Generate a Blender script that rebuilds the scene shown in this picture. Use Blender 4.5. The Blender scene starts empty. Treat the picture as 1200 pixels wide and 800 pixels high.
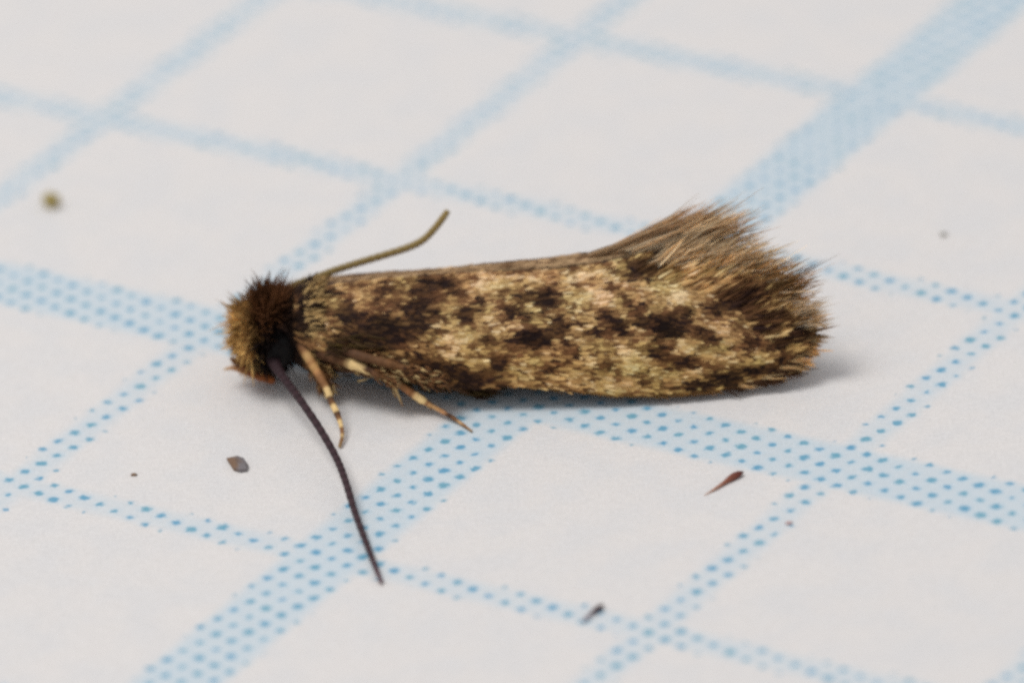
import bpy, math
import numpy as np
from mathutils import Vector

# ------------------------------------------------------------------ camera, world, light
# 1 Blender unit = 1 millimetre
scene = bpy.context.scene
scene.unit_settings.system = 'METRIC'
scene.unit_settings.scale_length = 0.001
F_PX, EL, ROLL, DIST = 13453.87, 0.4762, -0.0750, 158.579       # from the printed grid
FW = np.array([0, math.cos(EL), -math.sin(EL)])
UP0 = np.array([0, math.sin(EL), math.cos(EL)])
R0 = np.array([1.0, 0, 0])
RT = R0 * math.cos(ROLL) + UP0 * math.sin(ROLL)
UP = -R0 * math.sin(ROLL) + UP0 * math.cos(ROLL)
CAM = -FW * DIST

cam_d = bpy.data.cameras.new('camera')
cam = bpy.data.objects.new('camera', cam_d)
scene.collection.objects.link(cam)
scene.camera = cam
from mathutils import Matrix
m = Matrix(((RT[0], UP[0], -FW[0], CAM[0]), (RT[1], UP[1], -FW[1], CAM[1]),
            (RT[2], UP[2], -FW[2], CAM[2]), (0, 0, 0, 1)))
cam.matrix_world = m
cam_d.sensor_width = 36.0
cam_d.lens = F_PX / 1200 * 36.0
cam_d.clip_start = 1.0
cam_d.clip_end = 5000.0
cam_d.dof.use_dof = True
cam_d.dof.focus_distance = DIST - 3.0
cam_d.dof.aperture_fstop = cam_d.lens * 1e-3 / (2 * 2.0)

world = bpy.data.worlds.new('World')
scene.world = world
world.use_nodes = True
bg = world.node_tree.nodes['Background']
bg.inputs[0].default_value = (0.97, 0.97, 1.0, 1)
bg.inputs[1].default_value = 0.51


def area(name, loc, target, size, energy, col):
    d = bpy.data.lights.new(name, 'AREA')
    d.shape = 'DISK'
    d.size = size
    d.energy = energy
    d.color = col
    o = bpy.data.objects.new(name, d)
    scene.collection.objects.link(o)
    o.location = loc
    o.rotation_euler = (Vector(target) - Vector(loc)).to_track_quat('-Z', 'Y').to_euler()
    return o


area('overhead_softbox', (-75, -5, 195), (0, 0, 0), 105, 224000, (1.0, 0.985, 0.96))  # large unseen softbox lamp, overhead and to the left

scene.view_settings.view_transform = 'Standard'
scene.view_settings.look = 'None'
scene.view_settings.exposure = 0.0
scene.view_settings.gamma = 1.0
scene.view_settings.use_curve_mapping = False
scene.cycles.pixel_filter_type = 'BLACKMAN_HARRIS'
scene.cycles.filter_width = 2.9
scene.cycles.use_denoising = False
scene.cycles.max_bounces = 6

rng = np.random.default_rng(7)


# ------------------------------------------------------------------ geometry helpers
def W(px, py, y):
    """point of the photo's pixel on the upright plane at depth y"""
    D = FW + (px - 600) / F_PX * RT + (400 - py) / F_PX * UP
    t = (y - CAM[1]) / D[1]
    return CAM + D * t


def GND(px, py, z=0.0):
    D = FW + (px - 600) / F_PX * RT + (400 - py) / F_PX * UP
    t = (z - CAM[2]) / D[2]
    return CAM + D * t


def srgb(r, g, b):
    def c(v):
        v /= 255.0
        return v / 12.92 if v <= 0.04045 else ((v + 0.055) / 1.055) ** 2.4
    return np.array([c(r), c(g), c(b)])


def catmull(P, n):
    P = np.asarray(P, float)
    P = np.vstack([2 * P[0] - P[1], P, 2 * P[-1] - P[-2]])
    k = len(P) - 3
    out = []
    for t in np.linspace(0, k - 1e-9, n):
        i = int(t)
        u = t - i
        a, b, c, d = P[i:i + 4]
        out.append(0.5 * (2 * b + (c - a) * u + (2 * a - 5 * b + 4 * c - d) * u * u + (3 * b - a - 3 * c + d) * u ** 3))
    return np.array(out)


def lattice_noise(seed):
    g = np.random.default_rng(seed).random((64, 64))

    def f(x, y):
        x = np.asarray(x, float)
        y = np.asarray(y, float)
        xi = np.floor(x).astype(int)
        yi = np.floor(y).astype(int)
        u = x - xi
        v = y - yi
        u = u * u * (3 - 2 * u)
        v = v * v * (3 - 2 * v)
        a = g[xi % 64, yi % 64]
        b = g[(xi + 1) % 64, yi % 64]
        c = g[xi % 64, (yi + 1) % 64]
        d = g[(xi + 1) % 64, (yi + 1) % 64]
        return (a * (1 - u) + b * u) * (1 - v) + (c * (1 - u) + d * u) * v
    return f


def mesh_obj(name, verts, faces, mat, parent=None, colors=None, smooth=True):
    me = bpy.data.meshes.new(name)
    me.from_pydata([tuple(v) for v in verts], [], [tuple(f) for f in faces])
    if colors is not None:
        at = me.color_attributes.new('pigment', 'FLOAT_COLOR', 'POINT')
        c = np.ones((len(verts), 4), np.float32)
        c[:, :3] = colors
        at.data.foreach_set('color', c.ravel())
    if smooth:
        me.polygons.foreach_set('use_smooth', [True] * len(me.polygons))
    me.materials.append(mat)
    me.update()
    o = bpy.data.objects.new(name, me)
    scene.collection.objects.link(o)
    if parent is not None:
        o.parent = parent
        root = parent
        while root.parent is not None:
            root = root.parent
        o.matrix_parent_inverse = Matrix.Translation(-Vector(root.location))
        if parent is not root:
            o.matrix_parent_inverse = Matrix.Identity(4)
    return o


def tube(path, radii, colors, sides=8, flat=1.0):
    """closed tube along a polyline; returns verts, faces, colours"""
    path = np.asarray(path, float)
    n = len(path)
    T = np.gradient(path, axis=0)
    T /= np.linalg.norm(T, axis=1)[:, None] + 1e-12
    ref = np.array([0.0, 1, 0.1])
    V, C = [], []
    for i in range(n):
        a = np.cross(T[i], ref)
        a /= np.linalg.norm(a) + 1e-12
        b = np.cross(T[i], a)
        for k in range(sides):
            w = 2 * math.pi * k / sides
            V.append(path[i] + radii[i] * (math.cos(w) * a * flat + math.sin(w) * b))
            C.append(colors[i])
    F = []
    for i in range(n - 1):
        for k in range(sides):
            k2 = (k + 1) % sides
            F.append((i * sides + k, i * sides + k2, (i + 1) * sides + k2, (i + 1) * sides + k))
    F.append(tuple(range(sides))[::-1])
    F.append(tuple((n - 1) * sides + k for k in range(sides)))
    return V, F, C


def hairs(roots, dirs, lengths, widths, bends, cols, segs=4, tipcols=None):
    """many tapered three-sided hairs in one mesh (numpy)"""
    roots, dirs, bends, cols = map(np.asarray, (roots, dirs, bends, cols))
    n = len(roots)
    dirs = dirs / (np.linalg.norm(dirs, axis=1)[:, None] + 1e-12)
    t = np.linspace(0, 1, segs + 1)
    ctr = roots[:, None, :] + dirs[:, None, :] * (lengths[:, None] * t)[:, :, None] + bends[:, None, :] * ((t ** 2)[None, :] * lengths[:, None])[:, :, None]
    rr = rng.normal(size=(n, 3))
    a = np.cross(dirs, rr)
    a /= np.linalg.norm(a, axis=1)[:, None] + 1e-12
    b = np.cross(dirs, a)
    prof = np.interp(t, [0, 0.35, 0.8, 1.0], [0.8, 1.0, 0.7, 0.12])
    V = np.zeros((n, segs + 1, 3, 3))
    for k in range(3):
        w = 2 * math.pi * k / 3
        off = a * math.cos(w) + b * math.sin(w)
        V[:, :, k, :] = ctr + off[:, None, :] * (widths[:, None] * prof[None, :])[:, :, None] * 0.5
    base = (np.arange(n) * (segs + 1) * 3)[:, None, None]
    F = []
    i = np.arange(segs)[None, :, None]
    k = np.arange(3)[None, None, :]
    k2 = (k + 1) % 3
    F = np.stack([base + i * 3 + k, base + i * 3 + k2, base + (i + 1) * 3 + k2, base + (i + 1) * 3 + k], -1).reshape(-1, 4)
    tc = cols if tipcols is None else np.asarray(tipcols)
    CC = cols[:, None, None, :] * (1 - t)[None, :, None, None] + tc[:, None, None, :] * t[None, :, None, None]
    CC = np.broadcast_to(CC, (n, segs + 1, 3, 3)).reshape(-1, 3)
    return V.reshape(-1, 3), F, CC


# ------------------------------------------------------------------ materials
class NT:
    def __init__(self, mat):
        self.t = mat.node_tree
        self.bsdf = self.t.nodes['Principled BSDF']

    def n(self, typ, **kw):
        x = self.t.nodes.new(typ)
        for k, v in kw.items():
            setattr(x, k, v)
        return x

    def put(self, sock, v):
        if hasattr(v, 'is_linked') or isinstance(v, bpy.types.NodeSocket):
            self.t.links.new(v, sock)
        else:
            sock.default_value = v

    def m(self, op, a, b=None, c=None, clamp=False):
        x = self.n('ShaderNodeMath', operation=op)
        x.use_clamp = clamp
        self.put(x.inputs[0], a)
        if b is not None:
            self.put(x.inputs[1], b)
        if c is not None:
            self.put(x.inputs[2], c)
        return x.outputs[0]

    def step(self, v, lo, hi):
        """smoothstep from lo to hi (lo may exceed hi)"""
        x = self.n('ShaderNodeMapRange', interpolation_type='SMOOTHSTEP')
        self.put(x.inputs['Value'], v)
        if isinstance(lo, float) and isinstance(hi, float) and lo > hi:
            x.inputs['From Min'].default_value = hi
            x.inputs['From Max'].default_value = lo
            x.inputs['To Min'].default_value = 1.0
            x.inputs['To Max'].default_value = 0.0
        else:
            self.put(x.inputs['From Min'], lo)
            self.put(x.inputs['From Max'], hi)
        return x.outputs['Result']

    def noise(self, vec, scale, detail=3.0, rough=0.55):
        x = self.n('ShaderNodeTexNoise')
        self.put(x.inputs['Vector'], vec)
        x.inputs['Scale'].default_value = scale
        x.inputs['Detail'].default_value = detail
        x.inputs['Roughness'].default_value = rough
        return x.outputs['Fac']

    def mix(self, f, a, b, mode='MIX'):
        x = self.n('ShaderNodeMix', data_type='RGBA', blend_type=mode)
        self.put(x.inputs[0], f)
        self.put(x.inputs[6], a)
        self.put(x.inputs[7], b)
        return x.outputs[2]


def new_mat(name, rough=0.6):
    mat = bpy.data.materials.new(name)
    mat.use_nodes = True
    t = NT(mat)
    t.bsdf.inputs['Roughness'].default_value = rough
    return mat, t


def pigment_mat(name, rough=0.55, sheen=0.0, spec=0.5, noise_scale=14.0, amount=0.25, bump=0.0, transmit=0.0):
    mat, t = new_mat(name, rough)
    at = t.n('ShaderNodeAttribute', attribute_name='pigment')
    tc = t.n('ShaderNodeTexCoord').outputs['Object']
    nz = t.noise(tc, noise_scale, 3.0)
    f = t.m('MULTIPLY_ADD', nz, 2 * amount, 1 - amount)
    v = t.n('ShaderNodeVectorMath', operation='SCALE')
    t.t.links.new(at.outputs['Color'], v.inputs[0])
    t.t.links.new(f, v.inputs['Scale'])
    t.t.links.new(v.outputs[0], t.bsdf.inputs['Base Color'])
    t.bsdf.inputs['Specular IOR Level'].default_value = spec
    t.bsdf.inputs['Sheen Weight'].default_value = sheen
    if bump:
        b = t.n('ShaderNodeBump')
        b.inputs['Strength'].default_value = bump
        b.inputs['Distance'].default_value = 0.02
        t.t.links.new(t.noise(tc, noise_scale * 1.5, 4.0), b.inputs['Height'])
        t.t.links.new(b.outputs[0], t.bsdf.inputs['Normal'])
    if transmit:
        tr = t.n('ShaderNodeBsdfTranslucent')
        t.t.links.new(v.outputs[0], tr.inputs[0])
        ms = t.n('ShaderNodeMixShader')
        ms.inputs[0].default_value = transmit
        t.t.links.new(t.bsdf.outputs[0], ms.inputs[1])
        t.t.links.new(tr.outputs[0], ms.inputs[2])
        t.t.links.new(ms.outputs[0], t.t.nodes['Material Output'].inputs[0])
    return mat


def paper_material():
    mat, t = new_mat('printed_paper', 0.75)
    tc = t.n('ShaderNodeTexCoord').outputs['Object']
    TH, OX, OY = -0.5746, -2.908, 12.1638
    # slow unevenness of the hand-fed sheet
    wob = t.n('ShaderNodeTexNoise')
    t.t.links.new(tc, wob.inputs['Vector'])
    wob.inputs['Scale'].default_value = 0.9
    wob.inputs['Detail'].default_value = 1.0
    sep = t.n('ShaderNodeSeparateXYZ')
    t.t.links.new(tc, sep.inputs[0])
    X, Y = sep.outputs[0], sep.outputs[1]

    def line_mask(x, y, soft, thin_w=1.0):
        dx = t.m('SUBTRACT', x, OX)
        dy = t.m('SUBTRACT', y, OY)
        a = t.m('ADD', t.m('MULTIPLY', dx, math.cos(TH)), t.m('MULTIPLY', dy, math.sin(TH)))
        b = t.m('SUBTRACT', t.m('MULTIPLY', dy, math.cos(TH)), t.m('MULTIPLY', dx, math.sin(TH)))
        out = None
        for c, thick_at in ((a, 10.0), (b, -10.0)):
            thin = t.m('ABSOLUTE', t.m('SUBTRACT', c, t.m('MULTIPLY', t.m('ROUND', t.m('DIVIDE', c, 5.0)), 5.0)))
            c2 = t.m('SUBTRACT', c, thick_at)
            thick = t.m('ABSOLUTE', t.m('SUBTRACT', c2, t.m('MULTIPLY', t.m('ROUND', t.m('DIVIDE', c2, 25.0)), 25.0)))
            m1 = t.step(thin, 0.235 + soft, 0.235 - soft)
            m2 = t.step(thick, 0.56 + soft, 0.56 - soft)
            mm = t.m('MAXIMUM', t.m('MULTIPLY', m1, thin_w), m2)
            out = mm if out is None else t.m('MAXIMUM', out, mm)
        return out

    PITCH, ANG, P0, P1 = 0.29965, 0.744378, 0.19759, 0.42275
    ca, sa = math.cos(ANG), math.sin(ANG)
    # ragged ink: shift the lookup a little
    fine = t.n('ShaderNodeTexNoise')
    t.t.links.new(tc, fine.inputs['Vector'])
    fine.inputs['Scale'].default_value = 14.0
    fine.inputs['Detail'].default_value = 2.0
    fs = t.n('ShaderNodeSeparateColor')
    t.t.links.new(fine.outputs['Color'], fs.inputs[0])
    Xj = t.m('ADD', X, t.m('MULTIPLY', t.m('SUBTRACT', fs.outputs[0], 0.5), 0.12))
    Yj = t.m('ADD', Y, t.m('MULTIPLY', t.m('SUBTRACT', fs.outputs[1], 0.5), 0.12))
    q0 = t.m('SUBTRACT', t.m('DIVIDE', t.m('ADD', t.m('MULTIPLY', Xj, ca), t.m('MULTIPLY', Yj, sa)), PITCH), P0)
    q1 = t.m('SUBTRACT', t.m('DIVIDE', t.m('SUBTRACT', t.m('MULTIPLY', Yj, ca), t.m('MULTIPLY', Xj, sa)), PITCH), P1)
    k0, k1 = t.m('ROUND', q0), t.m('ROUND', q1)
    d0, d1 = t.m('SUBTRACT', q0, k0), t.m('SUBTRACT', q1, k1)
    r = t.m('MULTIPLY', t.m('SQRT', t.m('ADD', t.m('MULTIPLY', d0, d0), t.m('MULTIPLY', d1, d1))), PITCH)
    # centre of the nearest halftone dot
    c0 = t.m('MULTIPLY', t.m('ADD', k0, P0), PITCH)
    c1 = t.m('MULTIPLY', t.m('ADD', k1, P1), PITCH)
    CX = t.m('SUBTRACT', t.m('MULTIPLY', c0, ca), t.m('MULTIPLY', c1, sa))
    CY = t.m('ADD', t.m('MULTIPLY', c0, sa), t.m('MULTIPLY', c1, ca))
    md = line_mask(CX, CY, 0.10)
    cv = t.n('ShaderNodeCombineXYZ')
    t.t.links.new(k0, cv.inputs[0])
    t.t.links.new(k1, cv.inputs[1])
    wn = t.n('ShaderNodeTexWhiteNoise')
    t.t.links.new(cv.outputs[0], wn.inputs['Vector'])
    rad = t.m('MULTIPLY', t.m('SQRT', md), t.m('MULTIPLY_ADD', wn.outputs['Value'], 0.036, 0.040))
    # dot = 1 inside rad, soft bleeding edge
    dot = t.m('MULTIPLY', t.m('SUBTRACT', t.m('ADD', rad, 0.022), r), 1 / 0.044, clamp=True)
    dot = t.m('MULTIPLY', dot, t.m('GREATER_THAN', md, 0.03))
    halo = t.m('MULTIPLY', t.m('SUBTRACT', t.m('ADD', rad, 0.085), r), 1 / 0.17, clamp=True)
    halo = t.m('MULTIPLY', halo, md)
    band = line_mask(X, Y, 0.12, 0.65)
    fibre = t.noise(tc, 22.0, 4.0, 0.7)
    slow = t.noise(tc, 1.3, 3.0)
    # stretched fibres
    mp = t.n('ShaderNodeMapping')
    t.t.links.new(tc, mp.inputs[0])
    mp.inputs['Scale'].default_value = (5.0, 22.0, 5.0)
    mp.inputs['Rotation'].default_value = (0, 0, 0.5)
    strand = t.noise(mp.outputs[0], 1.0, 3.0)
    warm = tuple(srgb(232, 228, 225)) + (1,)
    cool = tuple(srgb(228, 226, 225)) + (1,)
    base = t.mix(t.step(slow, 0.35, 0.68), warm, cool)
    g = t.m('ADD', t.m('MULTIPLY', t.m('SUBTRACT', fibre, 0.5), 0.42), t.m('MULTIPLY', t.m('SUBTRACT', strand, 0.5), 0.18))
    g = t.m('ADD', g, 0.98)
    sc = t.n('ShaderNodeVectorMath', operation='SCALE')
    t.t.links.new(base, sc.inputs[0])
    t.t.links.new(g, sc.inputs['Scale'])
    inkA = tuple(srgb(82, 156, 196)) + (1,)
    inkB = tuple(srgb(106, 168, 188)) + (1,)
    ink = t.mix(wn.outputs['Color'], inkA, inkB)
    pale = tuple(srgb(158, 206, 230)) + (1,)
    col = t.mix(t.m('MULTIPLY', band, 0.31), sc.outputs[0], pale)
    col = t.mix(t.m('MULTIPLY', halo, 0.42), col, pale)
    col = t.mix(t.m('MULTIPLY', dot, t.m('MULTIPLY_ADD', fibre, 0.5, 0.62), clamp=True), col, ink)
    t.t.links.new(col, t.bsdf.inputs['Base Color'])
    t.bsdf.inputs['Specular IOR Level'].default_value = 0.25
    b = t.n('ShaderNodeBump')
    b.inputs['Strength'].default_value = 0.35
    b.inputs['Distance'].default_value = 0.03
    t.t.links.new(t.m('ADD', fibre, strand), b.inputs['Height'])
    t.t.links.new(b.outputs[0], t.bsdf.inputs['Normal'])
    return mat


M_PAPER = paper_material()
M_SCALE = pigment_mat('wing_scales', 0.7, 0.0, 0.12, 16.0, 0.22, transmit=0.12)
M_MEMBRANE = pigment_mat('wing_membrane', 0.6, 0.0, 0.3, 9.0, 0.3)
M_FRINGE = pigment_mat('fringe_hair', 0.6, 0.0, 0.2, 10.0, 0.2, transmit=0.58)
M_HAIR = pigment_mat('head_hair', 0.6, 0.0, 0.15, 12.0, 0.25, transmit=0.12)
M_BODY = pigment_mat('body_cuticle', 0.6, 0.0, 0.3, 12.0, 0.35, bump=0.5)
M_LEG = pigment_mat('leg_cuticle', 0.6, 0.0, 0.2, 18.0, 0.3, bump=0.6)
M_ANT = pigment_mat('antenna_cuticle', 0.6, 0.0, 0.2, 20.0, 0.25, bump=0.4)
M_EYE, _t = new_mat('compound_eye', 0.5)
_t.bsdf.inputs['Base Color'].default_value = (0.006, 0.005, 0.005, 1)
_t.bsdf.inputs['Specular IOR Level'].default_value = 0.15
_v = _t.n('ShaderNodeTexVoronoi')
_v.inputs['Scale'].default_value = 28
_b = _t.n('ShaderNodeBump')
_b.inputs['Strength'].default_value = 0.5
_b.inputs['Distance'].default_value = 0.01
_t.t.links.new(_v.outputs['Distance'], _b.inputs['Height'])
_t.t.links.new(_b.outputs[0], _t.bsdf.inputs['Normal'])
M_DUST = pigment_mat('debris', 0.6, 0.0, 0.4, 14.0, 0.35, bump=0.6)

# ------------------------------------------------------------------ the paper
nx, ny = 90, 110
x0, x1, y0, y1 = -24.0, 24.0, -24.0, 30.0
gx, gy = np.meshgrid(np.linspace(x0, x1, nx), np.linspace(y0, y1, ny), indexing='xy')
pn = lattice_noise(3)
gz = (pn(gx * 0.6 + 30, gy * 0.6 + 30) - 0.5) * 0.012
PV = np.stack([gx, gy, gz], -1).reshape(-1, 3)
PF = [(j * nx + i, j * nx + i + 1, (j + 1) * nx + i + 1, (j + 1) * nx + i) for j in range(ny - 1) for i in range(nx - 1)]
paper = mesh_obj('paper_sheet', PV, PF, M_PAPER)
sol = paper.modifiers.new('thickness', 'SOLIDIFY')
sol.thickness = 0.1
sol.offset = -1
paper['kind'] = 'structure'
paper['label'] = 'white squared paper with blue halftone grid lines under the moth'

# ------------------------------------------------------------------ the moth
YM0, YAW = -0.87, -0.085


def YM(px):
    X = (px - 600) / 84.8
    return YM0 + YAW * X


root_loc = Vector((0.0, YM(600), 0.0))
moth = bpy.data.objects.new('moth', None)
moth.empty_display_size = 0.5
scene.collection.objects.link(moth)
moth.location = root_loc
moth['label'] = 'small mottled brown moth with tufted head and fringed wings resting on squared paper'
moth['category'] = 'moth'
bpy.context.view_layer.update()

PALE = srgb(250, 221, 174)
GOLD = srgb(223, 185, 124)
TAN = srgb(186, 147, 96)
BROWN = srgb(116, 81, 52)
DARK = srgb(50, 33, 30)
GREY = srgb(150, 130, 104)

# ---- near forewing: dorsal and costal margins as read from the photograph (pixel, pixel, depth offset)
TOP_N = [(350, 345, -.10), (400, 334, -.06), (450, 328, -.05), (500, 324, -.05), (550, 321, -.05), (600, 319, -.05),
         (655, 317, -.05), (700, 310, -.05), (740, 303, -.06), (790, 304, -.14), (840, 316, -.24), (885, 338, -.34),
         (920, 368, -.44), (944, 402, -.52)]
BOT_N = [(350, 398, -.55), (400, 421, -.85), (450, 434, -1.0), (500, 447, -1.1), (550, 455, -1.15), (600, 452, -1.17),
         (655, 456, -1.18), (700, 461, -1.18), (740, 463, -1.17), (790, 461, -1.13), (840, 456, -1.05), (885, 447, -.92),
         (920, 431, -.74), (944, 406, -.54)]


def curve3(L):
    return np.array([W(a, b, YM(a) + c) for a, b, c in L])


NT_, NV_ = 120, 36
topN = catmull(curve3(TOP_N), NT_)
botN = catmull(curve3(BOT_N), NT_)
# far wing: seam just under the near wing's margin, ridge, far costa
SEAM_F = [(350, 347, -.02), (400, 337, 0), (450, 331, 0), (500, 327, 0), (550, 324, 0), (600, 321, 0), (655, 320, 0),
          (700, 313, 0), (740, 306, 0), (790, 306, .0), (840, 318, .0), (885, 338, .02), (915, 362, .05), (935, 395, .1)]
RIDGE_F = [(350, 338, .22), (400, 328, .24), (450, 322, .25), (500, 317, .25), (550, 312, .25), (600, 307, .25),
           (655, 301, .25), (700, 295, .25), (740, 288, .25), (790, 290, .25), (840, 304, .25), (885, 330, .25),
           (915, 358, .3), (937, 393, .3)]
seamF = catmull(curve3(SEAM_F), NT_)
ridgeF = catmull(curve3(RIDGE_F), NT_)
costaF = botN.copy()
costaF[:, 1] = 2 * (YM0 + YAW * botN[:, 0]) - botN[:, 1]


def sample(arr, t):
    s = np.clip(t, 0, 1) * (len(arr) - 1)
    i = np.minimum(s.astype(int), len(arr) - 2)
    u = (s - i)[:, None]
    return arr[i] * (1 - u) + arr[i + 1] * u


bn = lattice_noise(11)


def near_surf(t, v):
    t = np.asarray(t, float)
    v = np.asarray(v, float)
    A, B = sample(topN, t), sample(botN, t)
    P = A * (1 - v)[:, None] + B * v[:, None]
    w = np.linalg.norm(B - A, axis=1)
    nrm = np.array([0, -0.72, 0.69])
    h = (0.13 - 0.08 * np.clip((t - .55) / .4, 0, 1)) * w * np.sin(np.pi * np.clip(v, 0, 1)) ** 0.9 + 0.03 * (bn(t * 14, v * 5) - 0.5) * np.sin(np.pi * np.clip(v, 0, 1))
    return P + nrm * h[:, None]


def far_surf(t, v):
    t = np.asarray(t, float)
    v = np.asarray(v, float)
    S, R, K = sample(seamF, t), sample(ridgeF, t), sample(costaF, t)
    u1 = np.clip(v / 0.22, 0, 1)
    u2 = np.clip((v - 0.22) / 0.78, 0, 1)
    s1 = np.sin(u1 * np.pi / 2)
    P = S + (R - S) * np.stack([u1, u1, s1], -1)
    Q = R + (K - R) * np.stack([u2, u2, u2], -1)
    Q = Q + np.array([0, 0.6, 0.6]) * (0.22 * np.sin(np.pi * u2))[:, None]
    return np.where((v < 0.22)[:, None], P, Q)


def pix(P):
    Q = P - CAM
    z = Q @ FW
    return 600 + F_PX * (Q @ RT) / z, 400 - F_PX * (Q @ UP) / z


# ---- wing pattern: pigment patches (centre and radii on the wing, in photo pixels of the near wing)
DARKS = [  # x, y, rx, ry, strength, towards brown(0)/black(1)
    (445, 388, 40, 20, .92, .8), (490, 362, 22, 26, .72, .7), (505, 333, 26, 12, .9, .7), (420, 398, 32, 13, .9, .8),
    (402, 372, 22, 8, .6, .6), (470, 425, 60, 13, .62, .6), (520, 436, 45, 12, .5, .5), (545, 446, 40, 9, .6, .6),
    (385, 345, 14, 6, .7, .6), (448, 340, 14, 6, .35, .4),
    (636, 351, 17, 15, 1.0, .8), (610, 345, 14, 5, .7, .4), (618, 398, 24, 13, 1.0, .9), (646, 380, 8, 12, .55, .5),
    (588, 366, 8, 9, .8, .6), (605, 369, 8, 7, .8, .6), (566, 398, 10, 12, .6, .5), (540, 372, 11, 14, .8, .6),
    (528, 344, 12, 6, .75, .6), (552, 352, 9, 5, .6, .5), (655, 392, 9, 18, .6, .5), (580, 425, 18, 10, .5, .4),
    (704, 372, 10, 12, .6, .5), (720, 384, 16, 10, .85, .7), (690, 392, 10, 8, .6, .6), (708, 338, 8, 5, .6, .5),
    (735, 358, 14, 8, .55, .4), (772, 385, 21, 18, 1.0, 1.0), (752, 378, 14, 8, .7, .6), (748, 318, 24, 13, .9, .55),
    (768, 308, 14, 10, .7, .5), (640, 430, 10, 10, .6, .5), (668, 412, 9, 9, .55, .5), (765, 415, 14, 9, .6, .6),
    (800, 425, 18, 9, .65, .6), (795, 365, 10, 7, .6, .5), (815, 392, 12, 12, .55, .5), (830, 362, 14, 9, .6, .5),
    (862, 352, 30, 14, .85, .6), (845, 443, 24, 13, .9, .8), (885, 434, 24, 10, .85, .7), (870, 400, 12, 12, .6, .5),
    (815, 452, 20, 8, .7, .6), (902, 404, 14, 8, .6, .5), (930, 392, 14, 13, 1.0, 1.0), (920, 421, 22, 8, .75, .6),
    (880, 375, 14, 9, .6, .5), (905, 375, 12, 9, .6, .5), (745, 442, 8, 9, .45, .4), (690, 440, 8, 8, .45, .4),
]
PALES = [
    (368, 364, 14, 7, 1.0), (378, 378, 18, 6, .9), (405, 345, 20, 7, .7), (440, 328, 26, 7, .5),
    (560, 335, 24, 10, .7), (530, 392, 16, 14, .6), (575, 395, 12, 10, .5), (600, 330, 30, 7, .55),
    (690, 330, 34, 11, .9), (675, 352, 18, 10, .7), (700, 355, 20, 10, .6), (600, 430, 30, 9, .5), (655, 440, 20, 8, .5),
    (735, 425, 26, 16, .8), (790, 345, 22, 10, .9), (805, 405, 16, 8, .5), (850, 415, 18, 8, .5), (720, 452, 40, 6, .5),
    (840, 378, 14, 8, .5), (785, 440, 20, 7, .5), (900, 415, 12, 6, .4), (760, 345, 16, 8, .5),
]
n1, n2, n3 = lattice_noise(21), lattice_noise(22), lattice_noise(23)


def pattern(x, y, jitter):
    """pigment of the wing at photo pixel x, y (arrays)"""
    x = x + (n1(x / 9, y / 7) - 0.5) * 11
    y = y + (n2(x / 9, y / 7) - 0.5) * 9
    f = n1(x / 13, y / 7.5) * 0.45 + n2(x / 6, y / 3.6) * 0.55
    tone = 0.66 + (f - 0.5) * 0.62              # 0 dark .. 1 pale
    tone = tone - 0.16 * np.clip((500 - x) / 60, 0, 1)
    for (cx, cy, rx, ry, s) in PALES:
        tone = tone + 0.34 * s * np.exp(-(((x - cx) / rx) ** 2 + ((y - cy) / ry) ** 2))
    fleck = np.clip((n3(x / 6.5, y / 4.6) * 0.7 + n1(x / 13 + 7, y / 8 + 5) * 0.3 - 0.56) / 0.12, 0, 1)
    tone = tone - 0.34 * fleck
    black = np.zeros_like(x)
    for (cx, cy, rx, ry, s, k) in DARKS:
        e = np.exp(-(((x - cx) / (rx * .88)) ** 2 + ((y - cy) / (ry * .88)) ** 2) ** 1.7)
        tone = tone - 1.05 * s * e
        black = np.maximum(black, e * s * k)
    tone = np.maximum(tone, (0.02 + 0.24 * np.clip((n2(x / 8 + 3, y / 5 + 9) - .5) * 3, 0, 1)) * (1 - 0.85 * np.clip((black - .45) * 3, 0, 1)))
    tone = np.clip(tone + jitter, 0, 1)
    k = np.array([0.0, 0.20, 0.42, 0.62, 0.80, 1.0])
    pal = np.array([DARK, BROWN * 0.75, BROWN * 1.25, TAN, GOLD, PALE])
    out = np.stack([np.interp(tone, k, pal[:, i]) for i in range(3)], -1)
    redden = (n3(x / 20, y / 14) - 0.5)[:, None]
    out = out * (1 - np.clip((y - 385) / 40, 0, 1)[:, None] * np.array([0.0, 0.03, 0.16]))
    out = out * (1 + redden * np.array([0.16, -0.02, 0.12]))
    return out * (1 - 0.64 * np.clip(black, 0, 1)[:, None])


def wing(name, surf, label):
    t, v = np.meshgrid(np.linspace(0, 1, 80), np.linspace(0, 1, 26), indexing='ij')
    P = surf(t.ravel(), v.ravel())
    F = [(i * 26 + j, (i + 1) * 26 + j, (i + 1) * 26 + j + 1, i * 26 + j + 1) for i in range(79) for j in range(25)]
    C = np.tile(BROWN * 0.55, (len(P), 1))
    o = mesh_obj(name, P, F, M_MEMBRANE, moth, C)
    s = o.modifiers.new('thickness', 'SOLIDIFY')
    s.thickness = 0.012
    s.offset = 0
    o['label'] = label
    return o


near = wing('forewing', near_surf, 'mottled forewing facing the viewer')
far = wing('forewing', far_surf, 'far forewing showing only as a narrow strip along the back')


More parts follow.
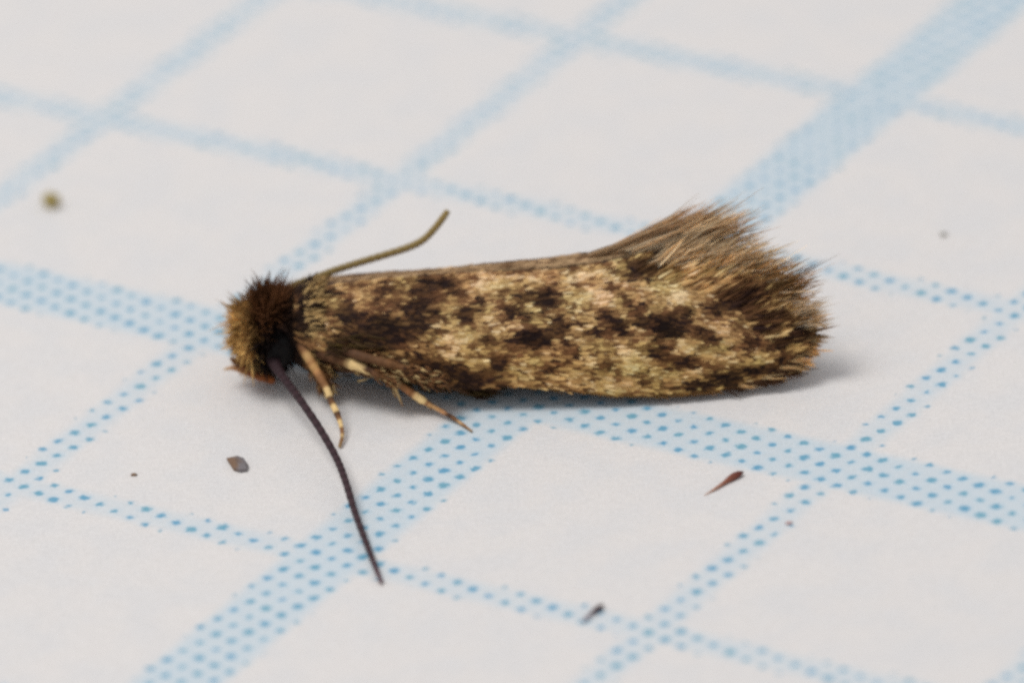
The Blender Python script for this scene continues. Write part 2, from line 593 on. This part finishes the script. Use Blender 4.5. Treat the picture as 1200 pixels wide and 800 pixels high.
def scales(name, surf, n, parent, px_of, outward, size=1.0, lift0=0.008, vmax=1.0, seed=1):
    r = np.random.default_rng(seed)
    # stratified rows so the scales shingle
    t = np.sort(r.random(n))[::-1]
    v = r.random(n) * vmax
    e = 0.004
    P = surf(t, v)
    Dt = surf(np.minimum(t + e, 1), v) - surf(np.maximum(t - e, 0), v)
    Dv = surf(t, np.minimum(v + 0.02, 1)) - surf(t, np.maximum(v - 0.02, 0))
    Dt /= np.linalg.norm(Dt, axis=1)[:, None] + 1e-9
    N = np.cross(Dt, Dv)
    N /= np.linalg.norm(N, axis=1)[:, None] + 1e-9
    N = N * np.where(N @ np.asarray(outward, float) < 0, -1.0, 1.0)[:, None]
    S = np.cross(N, Dt)
    ang = r.normal(0, 0.14, n)
    U = Dt * np.cos(ang)[:, None] + S * np.sin(ang)[:, None]
    S = np.cross(N, U)
    L = size * r.uniform(0.15, 0.30, n)
    Wd = size * r.uniform(0.022, 0.044, n)
    tilt = r.uniform(0.015, 0.11, n)
    roll = r.normal(0, 0.12, n)
    if px_of is not None:
        px, py = px_of(t, v, P)
    col = pattern(px, py, r.normal(0, 0.15, n)) if px_of is not None else (srgb(132, 100, 72) + (srgb(206, 172, 130) - srgb(132, 100, 72)) * np.clip(n1(t * 30, v * 40) * 1.4 - .2, 0, 1)[:, None]) * (0.22 + .78 * np.clip((v - .045) / .03, 0, 1))[:, None]  # far strip: shade under the near wing's edge painted dark along the seam
    col = col * r.uniform(0.82, 1.18, n)[:, None]
    # outline: narrow base, broad body, toothed end; arched
    prof = [(0.0, -.25, 0), (0.0, .25, 0), (.45, -.5, .3), (.45, .5, .3), (.86, -.5, .1), (.86, .5, .1), (1.0, -.22, 0), (.93, 0, .02), (1.0, .22, 0)]
    V = np.zeros((n, len(prof), 3))
    for i, (a, b, c) in enumerate(prof):
        up = lift0 + L * a * np.tan(tilt) + c * 0.15 * Wd + roll * b * Wd
        V[:, i] = P + U * (a * L - 0.35 * L)[:, None] + S * (b * Wd)[:, None] + N * up[:, None]
    quad = [(0, 1, 3, 2), (2, 3, 5, 4), (4, 7, 6), (4, 5, 7), (5, 8, 7)]
    faces = []
    base = np.arange(n) * len(prof)
    for q in quad:
        faces += (base[:, None] + np.array(q)[None, :]).tolist()
    C = np.repeat(col, len(prof), axis=0)
    o = mesh_obj(name, V.reshape(-1, 3), faces, M_SCALE, parent, C, smooth=False)
    o['kind'] = 'stuff'
    return o


scales('wing_scales', near_surf, 22000, near, lambda t, v, P: pix(P), (0, -.72, .69), 0.86, seed=5)


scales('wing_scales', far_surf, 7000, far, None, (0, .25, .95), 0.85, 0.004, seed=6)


# ---- fringes
def fringe(name, parent, rows, seed):
    """rows: (root polyline [(px,py,dy)], tip polyline [(px,py,dy)], count, width, colour a, colour b, spread)"""
    r = np.random.default_rng(seed)
    RT_, DR, LN, WD, BN, CL, TC = [], [], [], [], [], [], []
    for (rp, tp, cnt, w, ca, cb, spread) in rows:
        A = catmull(curve3(rp), 60)
        B = catmull(curve3(tp), 60)
        s = r.random(cnt)
        # clumps: hairs gather into tufts
        ci = np.round(s * 24).astype(int)
        cl = ci / 24
        clen = r.uniform(0.74, 1.16, 25)[ci]
        s = s * 0.5 + cl * 0.5
        a = sample(A, s)
        b = sample(B, np.clip(s + r.normal(0, 0.025, cnt), 0, 1))
        a = a + r.normal(0, 1, (cnt, 3)) * spread * np.array([1, .8, .6])
        b = b + r.normal(0, 1, (cnt, 3)) * spread * np.array([1.2, 1.6, 1.0])
        d = b - a
        ln = np.linalg.norm(d, axis=1) * r.uniform(0.72, 1.05, cnt) * clen
        RT_.append(a)
        DR.append(d)
        LN.append(ln)
        WD.append(w * r.uniform(0.45, 1.0, cnt))
        BN.append(r.normal(0, 0.07, (cnt, 3)) + np.array([0, 0, 0.03]))
        u = r.random((cnt, 1))
        c = ca * (1 - u) + cb * u
        c = c * r.uniform(0.7, 1.25, (cnt, 1))
        if w > .033:
            kc = r.random(25)[ci][:, None] > .55
            c = np.where(kc, cb * r.uniform(.6, 1.1, (cnt, 1)), ca * r.uniform(.85, 1.15, (cnt, 1)))
        qx, qy = pix(a)
        dk = np.clip(1.5 * np.exp(-((qx - 931) / 12) ** 2 - ((qy - 392) / 10) ** 2), 0, .92)[:, None]
        CL.append(c * (1 - dk) + DARK * dk)
        TC.append(c * r.uniform(0.85, 1.3, (cnt, 1)))
    V, F, C = hairs(np.vstack(RT_), np.vstack(DR), np.concatenate(LN), np.concatenate(WD), np.vstack(BN), np.vstack(CL), 4, np.vstack(TC))
    o = mesh_obj(name, V, F, M_FRINGE, parent, C)
    o['kind'] = 'stuff'
    return o


HB = srgb(236, 210, 172)
HD = srgb(198, 162, 120)
HP = srgb(252, 238, 210)
# far wing: smooth upswept plume
fringe('fringe', far, [
    ([(690, 299, .15), (740, 292, .1), (780, 292, .05), (815, 298, .05)],
     [(812, 252, .2), (848, 241, .2), (882, 250, .15), (904, 272, .15)], 360, .021, HB, HD, .03),
    ([(735, 294, .05), (775, 296, .05), (815, 302, 0), (850, 318, 0)],
     [(835, 254, .12), (872, 252, .1), (905, 277, .1), (928, 300, .1)], 260, .021, HP, HB, .045),
], 31)
# near wing
OB = srgb(232, 190, 122)
fringe('fringe', near, [
    ([(752, 309, -.14), (800, 316, -.2), (835, 326, -.26), (865, 340, -.32)],
     [(832, 276, -.1), (876, 284, -.15), (916, 300, -.2), (940, 317, -.25)], 300, .022, HP, HB, .05),
    ([(752, 314, -.2), (795, 320, -.26), (830, 330, -.3), (860, 344, -.36)],
     [(800, 286, -.16), (842, 292, -.2), (880, 306, -.26), (908, 324, -.3)], 260, .028, HP, OB, .035),
    ([(800, 330, -.25), (840, 340, -.3), (870, 352, -.33), (895, 362, -.36)],
     [(888, 298, -.25), (926, 305, -.3), (957, 318, -.32), (964, 332, -.35)], 230, .026, srgb(226, 186, 126), srgb(150, 110, 70), .045),
    ([(880, 348, -.36), (900, 362, -.4), (915, 374, -.44), (925, 388, -.48)],
     [(945, 335, -.3), (960, 350, -.35), (970, 362, -.42), (972, 378, -.48)], 240, .022, srgb(250, 236, 212), HB, .05),
    ([(860, 350, -.38), (890, 366, -.42), (912, 382, -.48), (926, 396, -.54)],
     [(905, 338, -.36), (936, 356, -.4), (952, 376, -.46), (956, 394, -.52)], 110, .034, srgb(214, 168, 108), srgb(120, 84, 54), .03),
    ([(915, 372, -.46), (932, 388, -.5), (938, 400, -.53), (934, 414, -.6)],
     [(964, 366, -.46), (976, 384, -.5), (972, 402, -.56), (958, 417, -.64)], 100, .028, srgb(244, 214, 160), srgb(190, 146, 96), .03),
    ([(940, 406, -.54), (915, 428, -.75), (885, 443, -.9), (840, 454, -1.02)],
     [(970, 413, -.56), (950, 433, -.76), (918, 450, -.92), (870, 461, -1.04)], 240, .036, srgb(246, 214, 160), srgb(112, 80, 56), .02),
    ([(830, 455, -1.05), (780, 460, -1.12), (720, 461, -1.17), (640, 454, -1.17)],
     [(852, 460, -1.06), (804, 464, -1.13), (745, 465, -1.18), (664, 459, -1.18)], 300, .024, srgb(212, 170, 106), srgb(130, 92, 54), .015),
], 32)


# long scales that run from the wing's outer part into the fringe
def margin_scales(n, seed):
    r = np.random.default_rng(seed)
    t = 0.62 + 0.38 * r.random(n) ** 0.8
    v = r.random(n) ** 1.5 * np.interp(t, [.62, .8, 1], [.12, .34, 1.0])
    P = near_surf(t, v) + np.array([0, -.012, .012])
    px_, py_ = pix(P)
    c = pattern(px_, py_, r.normal(.05, .12, n)) * 1.25
    # direction: swept up near the back, straight out at the tip
    up = np.clip(1 - v * 1.6, 0, 1) * np.interp(t, [.62, .85, 1.0], [.55, .75, .25])
    D = np.stack([np.ones(n), np.zeros(n), up], -1) + near_surf(np.minimum(t + .01, 1), v) * 0 + r.normal(0, .10, (n, 3))
    D[:, 2] += np.interp(v, [0, .5, 1.0], [0, -.02, .12])
    D[:, 1] += np.interp(v, [0, 1], [0.02, .12])
    L = r.uniform(.18, .36, n) * np.interp(t, [.62, .8, 1], [.7, 1, .62])
    V, F, C = hairs(P, D, L, r.uniform(.03, .055, n), r.normal(0, .06, (n, 3)), c, 3, c * 1.1)
    o = mesh_obj('margin_scales', V, F, M_SCALE, near, C)
    o['kind'] = 'stuff'


margin_scales(1100, 61)

# ---- body: head core, neck, thorax and abdomen in one continuous mesh
BP = [(283, 395, .12), (296, 392, .30), (312, 390, .40), (330, 388, .40), (345, 386, .36), (362, 384, .46), (395, 382, .62),
      (440, 384, .66), (480, 390, .58), (530, 398, .52), (600, 404, .52), (680, 408, .48), (760, 410, .40), (830, 408, .28), (875, 402, .10)]
bp = catmull(np.array([list(W(a, b, YM(a) - (.10 if a < 350 else .0))) + [c] for a, b, c in BP]), 70)
nz = lattice_noise(41)
bcol = np.array([DARK * 1.1 if i < 30 else BROWN * 0.6 for i in range(70)])
V, F, C = tube(bp[:, :3], bp[:, 3], bcol, 24)
V = np.array(V)
for i in range(70):
    c = bp[i, :3]
    ring = slice(i * 24, i * 24 + 24)
    ph = np.arange(24)
    k = 1 + 0.10 * (nz(np.full(24, i * 0.5), ph * 0.6) - 0.5) + (0.035 * math.sin(i * 1.6) if i > 36 else 0)
    V[ring] = c + (V[ring] - c) * k[:, None]
body = mesh_obj('body', V, F, M_BODY, moth, C)


def ball(name, c, r, mat, parent, stretch=(1, 1, 1), colors=None, nu=20, nv=12, noise=0.0, seed=0):
    f = lattice_noise(seed)
    V, F = [], []
    for j in range(nv + 1):
        ph = math.pi * j / nv
        for i in range(nu):
            a = 2 * math.pi * i / nu
            d = np.array([math.sin(ph) * math.cos(a), math.sin(ph) * math.sin(a), math.cos(ph)])
            k = 1 + noise * (float(f(d[0] * 2 + 9, d[1] * 2 + d[2] * 2.7 + 9)) - 0.5) * 2
            V.append(np.asarray(c) + r * k * d * np.array(stretch))
    for j in range(nv):
        for i in range(nu):
            i2 = (i + 1) % nu
            F.append((j * nu + i, (j + 1) * nu + i, (j + 1) * nu + i2, j * nu + i2))
    return mesh_obj(name, V, F, mat, parent, None if colors is None else np.tile(colors, (len(V), 1)))


HC = W(311, 388, YM(311) - .10)          # head centre
eye_c = HC + np.array([0.17, -0.34, -0.10])
eye = ball('eye', eye_c, 0.25, M_EYE, body, (1, .75, 1.1))
eye['label'] = 'black compound eye facing the viewer'
eye2 = ball('eye', HC + np.array([0.10, 0.38, -0.10]), 0.19, M_EYE, body, (1, .75, 1.1))

# ---- head tuft
r = np.random.default_rng(77)
n = 3900
d = r.normal(size=(n, 3))
d /= np.linalg.norm(d, axis=1)[:, None]
keep = (d[:, 0] < 0.75)
# leave the eye and the underside bare
e = (eye_c - HC) / np.linalg.norm(eye_c - HC)
keep &= (d @ e < 0.965)
keep &= ~((d[:, 2] < -0.95) & (d[:, 0] > 0.1))
d = d[keep]
n = len(d)
front = np.clip(-d[:, 0] * 1.15 - d[:, 2] * 0.45 + 0.05, 0, 1)      # face
top = np.clip(d[:, 2], 0, 1)
back = np.clip(d[:, 0] + .45, 0, 1)
roots = HC + d * np.array([.33, .40, .40])
roots[:, 2] += 0.10 * top * back
out = d + np.array([0.10, 0, 0.45]) * (top * back)[:, None] + np.array([0.15, 0, -0.65]) * (np.clip(front - .25, 0, 1) * (d[:, 2] < 0.25))[:, None]
cid = np.floor(d * 4.2 + 9).astype(int) @ np.array([1, 37, 911])
tuft = r.normal(0, 1, (40000, 4))
out = out + tuft[cid, :3] * 0.20 + r.normal(0, 0.14, (n, 3))
ln = r.uniform(0.13, 0.27, n) * (1 + .22 * np.clip(tuft[cid, 3], -1.5, 1.5)) + 0.07 * top * back
wd = r.uniform(0.020, 0.040, n)
rust = srgb(150, 104, 56)
gold = srgb(236, 194, 120)
umber = srgb(78, 48, 30)
blackish = srgb(28, 19, 18)
u = r.random((n, 1))
col = umber * (1 - u) + srgb(112, 72, 42) * u
front = np.clip(front * 1.3, 0, 1)
col = col * (1 - front[:, None]) + (rust * (1 - u) + gold * u) * front[:, None]
col = col * (1 + .25 * np.clip(tuft[cid, 0], -1.5, 1.5))[:, None]
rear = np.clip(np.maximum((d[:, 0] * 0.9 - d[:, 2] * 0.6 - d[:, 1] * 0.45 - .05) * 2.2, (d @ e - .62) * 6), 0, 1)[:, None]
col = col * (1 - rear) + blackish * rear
V, F, C = hairs(roots, out, ln, wd, r.normal(0, .25, (n, 3)), col, 3, col * 1.2)
hh = mesh_obj('head_hair', V, F, M_HAIR, body, C)
hh['kind'] = 'stuff'
hh['label'] = 'rusty brown hair tuft on the head'

# ---- thorax scales and collar hair: dark behind the head
n = 2400
tt = r.random(n) ** 1.2
cx = 330 + 44 * tt
roots, dirs, cols = [], [], []
for i in range(n):
    c = W(cx[i], 384, YM(cx[i]) - .02)
    a = r.uniform(0, 2 * math.pi)
    rad = np.interp(cx[i], [330, 346, 360, 386], [.40, .50, .60, .66])
    nrm = np.array([0, math.cos(a), math.sin(a)])
    roots.append(c + nrm * rad)
    dirs.append(np.array([1.0, 0, 0]) + nrm * r.uniform(.05, .5) + r.normal(0, .15, 3))
    k = r.random()
    cols.append(blackish * (1 - k) + srgb(62, 42, 30) * k if cx[i] < 358 or r.random() < .35 else GOLD * r.uniform(.5, 1.1))
V, F, C = hairs(np.array(roots), np.array(dirs), r.uniform(.12, .24, n), r.uniform(.03, .05, n), r.normal(0, .1, (n, 3)), np.array(cols), 3)
th = mesh_obj('thorax_scales', V, F, M_HAIR, body, C)
th['kind'] = 'stuff'


# ---- appendages: jointed tubes
def appendage(name, pts, parent, mat, colfun, n=60, sides=9, ringed=0.0, rings=40, label=None, rough=0.0):
    """pts: (px, py, depth or ('z', height), radius)"""
    Q = []
    for (a, b, c, rad) in pts:
        p = GND(a, b, c[1]) if isinstance(c, tuple) else W(a, b, c)
        Q.append(list(p) + [rad])
    Q = catmull(np.array(Q), n)
    s = np.linspace(0, 1, n)
    rad = Q[:, 3]
    if ringed:
        rad = rad * (1 + ringed * np.sin(s * rings * 2 * math.pi))
    if rough:
        rad = rad * (1 + rough * r.normal(0, 1, n))
    cols = np.array([colfun(x) for x in s])
    V, F, C = tube(Q[:, :3], rad, cols, sides)
    o = mesh_obj(name, V, F, mat, parent, C)
    if label:
        o['label'] = label
    return o, Q


ym = YM(320)
AD = srgb(58, 40, 44)
near_ant, Q = appendage('antenna', [
    (314, 408, ('z', .60), .105), (322, 426, ('z', .56), .085), (331, 441, ('z', .53), 0.063), (350, 466, ('z', .48), 0.056), (374, 501, ('z', .41), 0.054), (394, 536, ('z', .32), 0.051), (405, 564, ('z', .26), 0.050), (416, 600, ('z', .15), 0.048),
    (430, 638, ('z', .08), 0.043), (440, 664, ('z', 0.055), 0.037), (447, 682, ('z', 0.043), 0.027)], moth, M_ANT,
    lambda s: (AD * (0.6 + 0.5 * s) if int(s * 84) % 2 else AD * (0.9 + 0.75 * s)) * (1 if s < .86 else 1 + 9.0 * (s - .86)),
    n=340, sides=8, ringed=.06, rings=42, label='dark antenna reaching forward over the paper')
far_ant, Q = appendage('antenna', [
    (330, 345, ym + .30, 0.052), (346, 334, ym + .36, 0.055), (368, 326, ym + .42, 0.051), (392, 317, ym + .5, 0.051), (420, 308, ym + .56, 0.051),
    (450, 299, ym + .62, 0.051), (478, 290, ym + .68, 0.052), (496, 281, ym + .72, 0.052), (510, 267, ym + .76, 0.052), (520, 254, ym + .80, 0.050), (525, 247, ym + .82, 0.040)],
    moth, M_ANT, lambda s: srgb(150, 128, 78) * (1.0 if int(s * 60) % 2 else .88) * (0.75 + .4 * s),
    n=260, sides=8, ringed=.06, rings=34, label='pale olive antenna swept back over the wing')

LP = srgb(236, 202, 142)
LB = srgb(138, 96, 60)
LD = srgb(74, 50, 38)


def bands(seq):
    xs = [a for a, _ in seq]
    cs = np.array([b for _, b in seq])
    return lambda s: np.array([np.interp(s, xs, cs[:, i]) for i in range(3)]) * r.uniform(.8, 1.2)


# palps under the face
appendage('palp', [(322, 446, ym - .36, .05), (306, 441, ym - .38, .068), (290, 434, ym - .38, .06), (277, 425, ym - .36, .045), (270, 419, ym - .34, .02)], body, M_LEG,
          bands([(0, srgb(150, 84, 40)), (.35, srgb(140, 80, 38)), (.7, srgb(86, 56, 36)), (1, srgb(130, 90, 50))]), n=30, rough=.05)
appendage('palp', [(318, 440, ym - .05, .05), (298, 438, ym - .10, .06), (284, 434, ym - .14, .045), (272, 431, ym - .16, .028), (262, 433, ym - .18, .012)], body, M_LEG,
          bands([(0, LB), (.5, srgb(170, 110, 60)), (.8, srgb(200, 150, 100)), (1, srgb(216, 180, 130))]), n=30, rough=.05)

# near foreleg
yl = YM(380)
appendage('leg', [(352, 400, ('z', .80), .085), (362, 420, ('z', .66), .07), (373, 438, ('z', .54), .06), (383, 456, ('z', .43), .050), (388, 470, ('z', .34), .044), (394, 482, ('z', .26), .045), (399, 496, ('z', .17), .032), (401, 510, ('z', .09), .028), (398, 523, ('z', .035), .022)], moth, M_LEG,
          bands([(0, LD), (.08, LB), (.12, srgb(214, 172, 112)), (.17, srgb(160, 112, 70)), (.20, srgb(206, 160, 100)), (.25, srgb(170, 122, 78)), (.30, LB), (.36, LB), (.38, LP), (.45, LP), (.47, LD), (.54, LB), (.56, LP), (.63, LP), (.65, LD), (.71, LB), (.73, LP), (.79, LP), (.81, LB), (.86, LB), (.88, LP * .9), (.93, LB), (1, srgb(170, 140, 96))]),
          n=70, rough=.05, label='banded foreleg below the wing base')
# near midleg
yl = YM(450)
midleg, Q = appendage('leg', [(372, 412, yl - .50, .09), (395, 420, yl - .78, .085), (420, 429, yl - .95, .075), (442, 438, yl - 1.08, .062), (458, 444, yl - 1.14, .058),
                  (476, 456, yl - 1.2, .050), (494, 468, yl - 1.26, .056), (502, 473, yl - 1.28, .034), (516, 481, ('z', .12), .030), (530, 489, ('z', .07), .030), (542, 497, ('z', .04), .022), (553, 505, ('z', .028), .016)], moth, M_LEG,
          bands([(0, LD), (.13, LB * .6), (.155, LP * 1.1), (.205, LP), (.22, LD), (.31, LB), (.335, LP * 1.2), (.40, LP * 1.1), (.42, LB), (.49, srgb(150, 100, 62)), (.515, LP * 1.25), (.58, LP * 1.15), (.60, srgb(170, 116, 74)), (.68, srgb(214, 168, 114)), (.76, srgb(190, 136, 92)), (.79, LD), (.86, LB), (.88, srgb(200, 160, 116)), (.94, LB), (1, srgb(180, 150, 116))]),
          n=90, rough=.06, label='long banded middle leg stretched towards the grid line')
for (a, b, c, e_) in ((456, 446, 464, 466), (460, 447, 472, 476), (496, 470, 506, 480), (420, 431, 432, 440)):
    appendage('spur', [(a, b, yl - 1.16, .022), ((a + c) / 2, (b + e_) / 2, yl - 1.24, .018), (c, e_, yl - 1.3, .008)], midleg, M_LEG,
              bands([(0, LP), (.6, LP * .8), (1, LB)]), n=10, sides=6)
# near hind leg, mostly under the wing
yl = YM(480)
hind, Q = appendage('leg', [(385, 404, yl - .60, .06), (420, 416, yl - .92, .065), (455, 426, yl - 1.08, .06), (490, 437, yl - 1.16, .055), (515, 447, yl - 1.2, .045),
                  (532, 454, yl - 1.12, .04), (545, 459, yl - 1.0, .03), (562, 464, yl - .85, .024)], moth, M_LEG,
          bands([(0, LD), (.3, LB * .7), (.5, LB * .5), (.56, LB), (.62, LB * .5), (.7, LB * .4), (1, LD)]), n=70, rough=.06, label='brown hind leg tucked under the wing edge')
# hair and scale fuzz on the legs' upper parts
n = 2100
roots, dirs, cols = [], [], []
segs = [((372, 412, -.50), (458, 444, -1.2)), ((385, 404, -.70), (515, 447, -1.3)), ((356, 408, -.35), (383, 456, -.8))]
for i in range(n):
    (a, b) = segs[(0, 1, 1, 2, 1)[i % 5]]
    k = r.random()
    px_, py_, dy = [a[j] * (1 - k) + b[j] * k for j in range(3)]
    c = W(px_, py_, YM(px_) + dy)
    roots.append(c + r.normal(0, .045, 3))
    dd = W(b[0], b[1], YM(b[0]) + b[2]) - W(a[0], a[1], YM(a[0]) + a[2])
    dirs.append(dd / np.linalg.norm(dd) + r.normal(0, .25, 3))
    cols.append((LB if r.random() < .6 else (LP * .8 if r.random() < .4 else LD)) * r.uniform(.7, 1.2))
V, F, C = hairs(np.array(roots), np.array(dirs), r.uniform(.08, .18, n), r.uniform(.02, .035, n), r.normal(0, .1, (n, 3)), np.array(cols), 3)
lf = mesh_obj('leg_scales', V, F, M_HAIR, body, C)
lf['kind'] = 'stuff'

# shaggy scales on the belly seen under the wing base
n = 900
roots, dirs, cols = [], [], []
for i in range(n):
    px_ = r.uniform(380, 570)
    c = W(px_, np.interp(px_, [380, 450, 570], [405, 425, 448]) + r.normal(0, 9), YM(px_) - r.uniform(.55, .95))
    roots.append(c)
    dirs.append(np.array([1.0, -.05, -.22]) + r.normal(0, .18, 3))
    k = r.random()
    cols.append((LD * (1 - k) + srgb(104, 84, 44) * k) * r.uniform(.6, 1.1))
V, F, C = hairs(np.array(roots), np.array(dirs), r.uniform(.14, .30, n), r.uniform(.03, .05, n), r.normal(0, .1, (n, 3)), np.array(cols), 3)
bf = mesh_obj('belly_scales', V, F, M_HAIR, body, C)
bf['kind'] = 'stuff'


# ------------------------------------------------------------------ debris on the paper
def local_obj(o, loc):
    """move a world-space mesh so that its origin sits at loc"""
    loc = Vector(loc)
    o.data.transform(Matrix.Translation(-loc))
    o.location = loc


def grain(name, px_, py_, rad, stretch, color, label, cat, noise=.35, seed=0, rotz=0.0, flat=False):
    p = GND(px_, py_, 0.0) + np.array([0, 0, rad * stretch[2] * 0.9])
    o = ball(name, (0, 0, 0), rad, M_DUST, None, stretch, color, 12 if not flat else 7, 8 if not flat else 4, noise, seed)
    if flat:
        o.data.polygons.foreach_set('use_smooth', [False] * len(o.data.polygons))
    o.location = Vector(p)
    o.rotation_euler = (0, 0, rotz)
    o['label'] = label
    o['category'] = cat
    return o


grain('dust_grain', 61, 242, .125, (1, 1, .95), srgb(172, 154, 92), 'round olive yellow grain lying far left, out of focus', 'grain', .25, 51)
gp = [(266, 539), (276, 538), (285, 540), (291, 547), (289, 552), (281, 553), (274, 551), (270, 545)]
gc = GND(279, 546, 0)
lo = [GND(a, b, .004) for a, b in gp]
mid = [gc + (p - gc) * 1.04 + np.array([0, 0, .03 + .012 * (i % 3)]) for i, p in enumerate(lo)]
hi = [gc + (p - gc) * .62 + np.array([.02, 0, .065 + .016 * ((i * 2) % 3)]) for i, p in enumerate(lo)]
gv = np.array(lo + mid + hi)
gf = [tuple(range(8))[::-1], tuple(range(16, 24))] + [(k + i, k + (i + 1) % 8, k + 8 + (i + 1) % 8, k + 8 + i) for k in (0, 8) for i in range(8)]
gcol = np.array([srgb(126, 98, 76) if v[0] < gc[0] else srgb(124, 118, 120) for v in gv])
grit = mesh_obj('grit_flake', gv - gc, gf, M_DUST, None, gcol, smooth=False)
grit.location = Vector(gc)
grit['label'] = "angular grey brown grit flake below the moth's head"
grit['category'] = 'grit'
grain('dust_speck', 157, 557, .038, (1.2, .8, .5), srgb(140, 114, 92), 'tiny dark speck to the left of the grit flake', 'speck', .4, 57)
grain('dust_speck', 1106, 276, .04, (1, 1, .5), srgb(120, 116, 100), 'minute grey speck alone in the square at right', 'speck', .4, 58)
grain('dust_speck', 924, 613, .042, (1.1, 1, .3), srgb(206, 176, 174), 'faint pinkish speck beside the thin grid line at lower right', 'speck', .4, 59)


def drop(name, pts, label, cat, cols):
    Q = np.array([list(GND(a, b, z)) + [rad] for a, b, z, rad in pts])
    Q = catmull(Q, 28)
    s = np.linspace(0, 1, 28)
    cc = np.array([[np.interp(x, np.linspace(0, 1, len(cols)), np.array(cols)[:, i]) for i in range(3)] for x in s])
    V, F, C = tube(Q[:, :3], Q[:, 3], cc, 10)
    o = mesh_obj(name, V, F, M_DUST, None, C)
    local_obj(o, Q[8, :3])
    o['label'] = label
    o['category'] = cat
    return o


drop('loose_scale', [(871, 553, .05, .012), (866, 555, .05, .042), (858, 559, .045, .048), (849, 565, .035, .028), (840, 571, .03, .020), (832, 576, .02, .011), (825, 580, .014, .004)],
     'reddish brown tapering sliver below the thick grid line', 'sliver',
     [srgb(84, 36, 28), srgb(110, 54, 40), srgb(150, 92, 70), srgb(190, 146, 124), srgb(214, 182, 162)])
drop('loose_scale', [(707, 708, .05, .012), (703, 711, .045, .038), (697, 715, .04, .035), (692, 719, .035, .022), (688, 723, .03, .030), (682, 728, .02, .012)],
     'short dark purple brown sliver with pale tail on the thin lower grid line', 'sliver',
     [srgb(54, 28, 34), srgb(62, 34, 36), srgb(90, 66, 72), srgb(160, 146, 152), srgb(176, 166, 168)])
